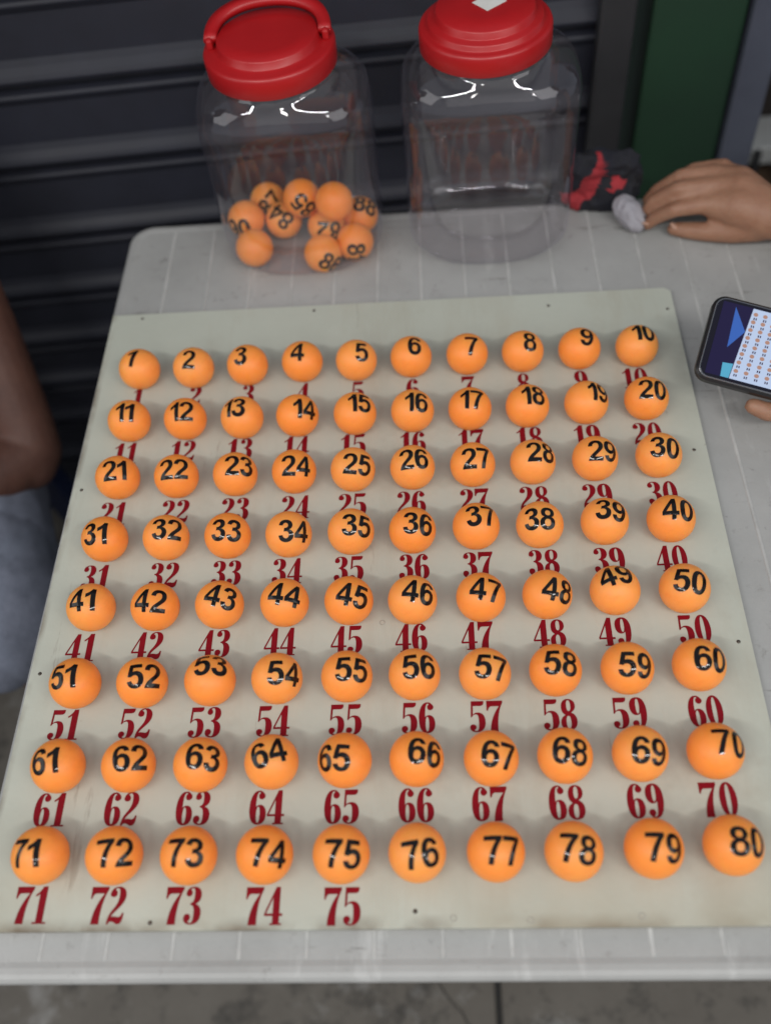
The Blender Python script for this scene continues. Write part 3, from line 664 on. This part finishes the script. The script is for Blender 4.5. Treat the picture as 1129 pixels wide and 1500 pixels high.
# seated at the right: one hand on the cloth, the other under the phone
ch = []
ch += [[(.3970, .4034, .026, .025), (.46, .395, .032, .027), (.56, .385, .045, .034), (.66, .37, .07, .040), (.76, .33, .22, .046), (.86, .28, .34, .055)]]   # right arm
ch += [[(.3970, .4034, .026, .024), (.368, .412, .032, .022), (.334, .420, .032, .0105)], [(.397, .406, .030, .022), (.372, .428, .038, .021), (.343, .436, .042, .0108)],
       [(.397, .412, .030, .020), (.374, .440, .040, .018), (.350, .450, .044, .0105)], [(.397, .415, .028, .018), (.378, .452, .034, .016), (.362, .463, .040, .0098)]]
ch += [[(.334, .418, .033, .0100), (.305, .4150, .031, .0080), (.289, .424, .014, .0072), (.283, .427, .004, .0062)],
       [(.343, .434, .043, .0104), (.309, .4325, .043, .0082), (.288, .4405, .023, .0072), (.282, .443, .008, .0062)],
       [(.350, .450, .046, .0102), (.315, .4500, .046, .0080), (.294, .456, .025, .0070), (.286, .4585, .010, .0060)],
       [(.362, .466, .042, .0094), (.332, .4680, .040, .0072), (.312, .473, .020, .0064), (.305, .475, .008, .0054)],
       [(.390, .402, .016, .018), (.366, .402, .010, .0135), (.343, .407, .006, .0105), (.323, .414, .0035, .0092), (.309, .419, .0025, .0072)]]
# left hand: palm under the phone, fingers across its back
W_ = lambda s, t, h, r: (*(Vector((.2771, .1592, .050)) + s_ * s + t_ * t + n_ * h), r)
ch += [[W_(.15, .03, -.032, .026), W_(.21, .02, -.045, .026), (.62, .02, .03, .034), (.74, .0, .04, .040), (.80, .03, .2, .046), (.88, .07, .34, .055)]]
ch += [[W_(.15, .03, -.032, .025), W_(.115, .022, -.026, .020)], [W_(.15, .045, -.032, .022), W_(.118, .045, -.026, .019)], [W_(.15, .03, -.03, .022), W_(.12, .06, -.026, .017)]]
ch += [[W_(.115, .012, -.024, .0115), W_(.090, .003, -.023, .0098), W_(.072, -.004, -.020, .0088), W_(.058, -.003, -.018, .0074)],
       [W_(.112, .035, -.024, .0112), W_(.085, .035, -.021, .0095), W_(.060, .037, -.0185, .008)],
       [W_(.114, .055, -.024, .0108), W_(.088, .058, -.021, .0092), W_(.066, .062, -.0185, .0078)],
       [W_(.120, .070, -.024, .0100), W_(.100, .076, -.021, .0084), W_(.082, .080, -.0185, .007)],
       [W_(.155, .012, -.026, .016), W_(.145, -.006, -.014, .0125), W_(.128, -.0075, .004, .0105), W_(.117, .004, .0115, .0088)]]
tx0, ty0 = .97, .17
ch += [[(tx0, ty0, -.24, .12), (tx0 - .01, ty0, .05, .12), (tx0 - .03, ty0, .28, .12)], [(.86, .28, .34, .055), (tx0 - .04, ty0, .36, .08), (.88, .07, .34, .055)],
       [(tx0 - .04, ty0, .36, .062), (tx0 - .06, ty0, .46, .052), (tx0 - .07, ty0, .53, .05)]]
hips = [(tx0, ty0 + .08, -.27, .09), (tx0, ty0 - .08, -.27, .09)]
for sgn in (1, -1):
    ch += [[(tx0, ty0 + .08 * sgn, -.27, .085), (tx0 - .38, ty0 + .10 * sgn, -.25, .058), (tx0 - .36, ty0 + .10 * sgn, -.64, .036), (tx0 - .46, ty0 + .10 * sgn, -.692, .026)]]
h, eyes = head((tx0 - .08, ty0, .60), (-1, .0), M_skin, M_hair, None, ch)
p1 = blob('person', ch, M_skin, None, .0030, 2)
tag(p1, 'person seated at the right, one hand on a grey cloth, other holding a phone', 'person')
for (x, y, z), rx, rz_ in (((.3085, .4165, .0085), 12, 150), ((.2800, .4235, .0075), 35, 190)):
    bm = bmesh.new(); bmesh.ops.create_uvsphere(bm, u_segments=20, v_segments=12, radius=1)
    for v in bm.verts: v.co = (v.co.x * .0055, v.co.y * .0042, v.co.z * .0015)
    nl = obj('fingernail', bm, M_nail, p1, smooth=True); nl.location = (x, y, z); nl.rotation_euler = (rad(rx), rad(-25), rad(rz_))
finish_head(h, eyes, M_hair, p1)
blob('shirt', [[(tx0, ty0, -.20, .135), (tx0 - .01, ty0, .05, .135), (tx0 - .03, ty0, .27, .134)], [(.80, .315, .28, .062), (.86, .28, .34, .067), (tx0 - .04, ty0, .35, .092), (.88, .07, .34, .067), (.83, .04, .25, .062)]], M_navy, p1, .008, 3)
blob('trousers', [[(tx0, ty0 + .08 * q, -.265, .097), (tx0 - .38, ty0 + .10 * q, -.25, .070), (tx0 - .362, ty0 + .10 * q, -.60, .050)] for q in (1, -1)], M_navy, p1, .008, 3)
# seated at the left: hand resting by the thigh
ch = [[(-.62, .45, .30, .056), (-.56, .495, .18, .047), (-.515, .475, .06, .044), (-.488, .405, -.085, .042), (-.461, .340, -.175, .038), (-.453, .318, -.200, .036), (-.456, .305, -.208, .034)],
      [(-.456, .312, -.200, .036), (-.50, .265, -.192, .040), (-.56, .20, -.19, .036), (-.63, .13, -.185, .027)], [(-.63, .13, -.185, .026), (-.67, .09, -.190, .026), (-.69, .07, -.195, .022)], [(-.63, .13, -.185, .022), (-.69, .105, -.19, .020)]]
for k in range(4):
    ch += [[(-.675 - .012 * k + .02, .065 + .013 * k, -.190, .011), (-.705 - .008 * k + .02, .035 + .012 * k, -.195, .0095), (-.722 - .006 * k + .02, .018 + .012 * k, -.205, .008)]]
hx, hy = -.70, .40
ch += [[(hx, hy, -.24, .12), (hx, hy, .05, .12), (hx, hy, .26, .115)], [(-.62, .44, .30, .056), (hx, hy, .33, .08), (-.86, .40, .30, .056)], [(hx, hy, .33, .06), (hx, hy - .02, .43, .052), (hx, hy - .03, .50, .05)],
       [(-.86, .40, .30, .056), (-.90, .38, .05, .042), (-.82, .20, -.12, .034), (-.74, .10, -.17, .03)]]
ch += [[(-.60, .36, -.30, .085), (-.50, .14, -.28, .056), (-.51, .20, -.66, .036), (-.51, .08, -.692, .027)], [(-.78, .36, -.30, .085), (-.80, -.04, -.30, .058), (-.79, .0, -.66, .036), (-.79, -.1, -.692, .027)]]
h, eyes = head((hx, hy - .04, .57), (.25, -1), M_skin_dark, M_hair, None, ch)
p2 = blob('person', ch, M_skin_dark, None, .0036, 3)
tag(p2, 'person seated at the left in blue grey shorts, bent elbow beside the board', 'person')
finish_head(h, eyes, M_hair, p2)
sh = blob('shorts', [[(-.60, .38, -.28, .105), (-.537, .25, -.262, .096), (-.480, .135, -.266, .083), (-.474, .105, -.276, .070)], [(-.78, .38, -.29, .10), (-.80, .0, -.29, .075)], [(-.60, .38, -.28, .10), (-.78, .38, -.28, .10)]], M_denim, p2, .005, 4)
for v in sh.data.vertices:
    w_ = v.co.x * 22 + v.co.y * 14 + noise.noise(v.co * 9) * 3
    d = (abs(math.sin(w_)) ** .6 - .6) * .006 * (.4 + noise.noise(v.co * 6 + Vector((3, 1, 2)))) + noise.noise(v.co * 30) * .003
    v.co += v.normal * d
blob('shirt', [[(hx, hy, -.20, .135), (hx, hy, .05, .135), (hx, hy, .25, .13)], [(-.585, .455, .24, .06), (-.62, .44, .30, .068), (hx, hy, .32, .092), (-.86, .40, .30, .068), (-.885, .39, .2, .06)]], M_navy, p2, .008, 3)
def stool(loc, label):
    t = tag(empty('plastic_stool', loc), label, 'stool', 'plastic stools under the people')
    bm = bmesh.new(); loft(bm, [[(x, y, z) for x, y in round_rect(-.15, .15, -.15, .15, .05)] for z in (.30, .335)]); obj('seat', bm, M_stool, t, bevel=.006)
    for sx in (-1, 1):
        for sy in (-1, 1):
            bm = bmesh.new(); loft(bm, [[(sx * c + dx, sy * c + dy, z) for dx, dy in ((-.02, -.02), (.02, -.02), (.02, .02), (-.02, .02))] for c, z in ((.14, 0), (.115, .2995))]); obj('leg', bm, M_stool, t, bevel=.004)
    return t
stool((tx0, ty0, FLOOR), 'dark blue plastic stool under the person at the right')
stool((hx, hy - .02, FLOOR), 'dark blue plastic stool under the person at the left')
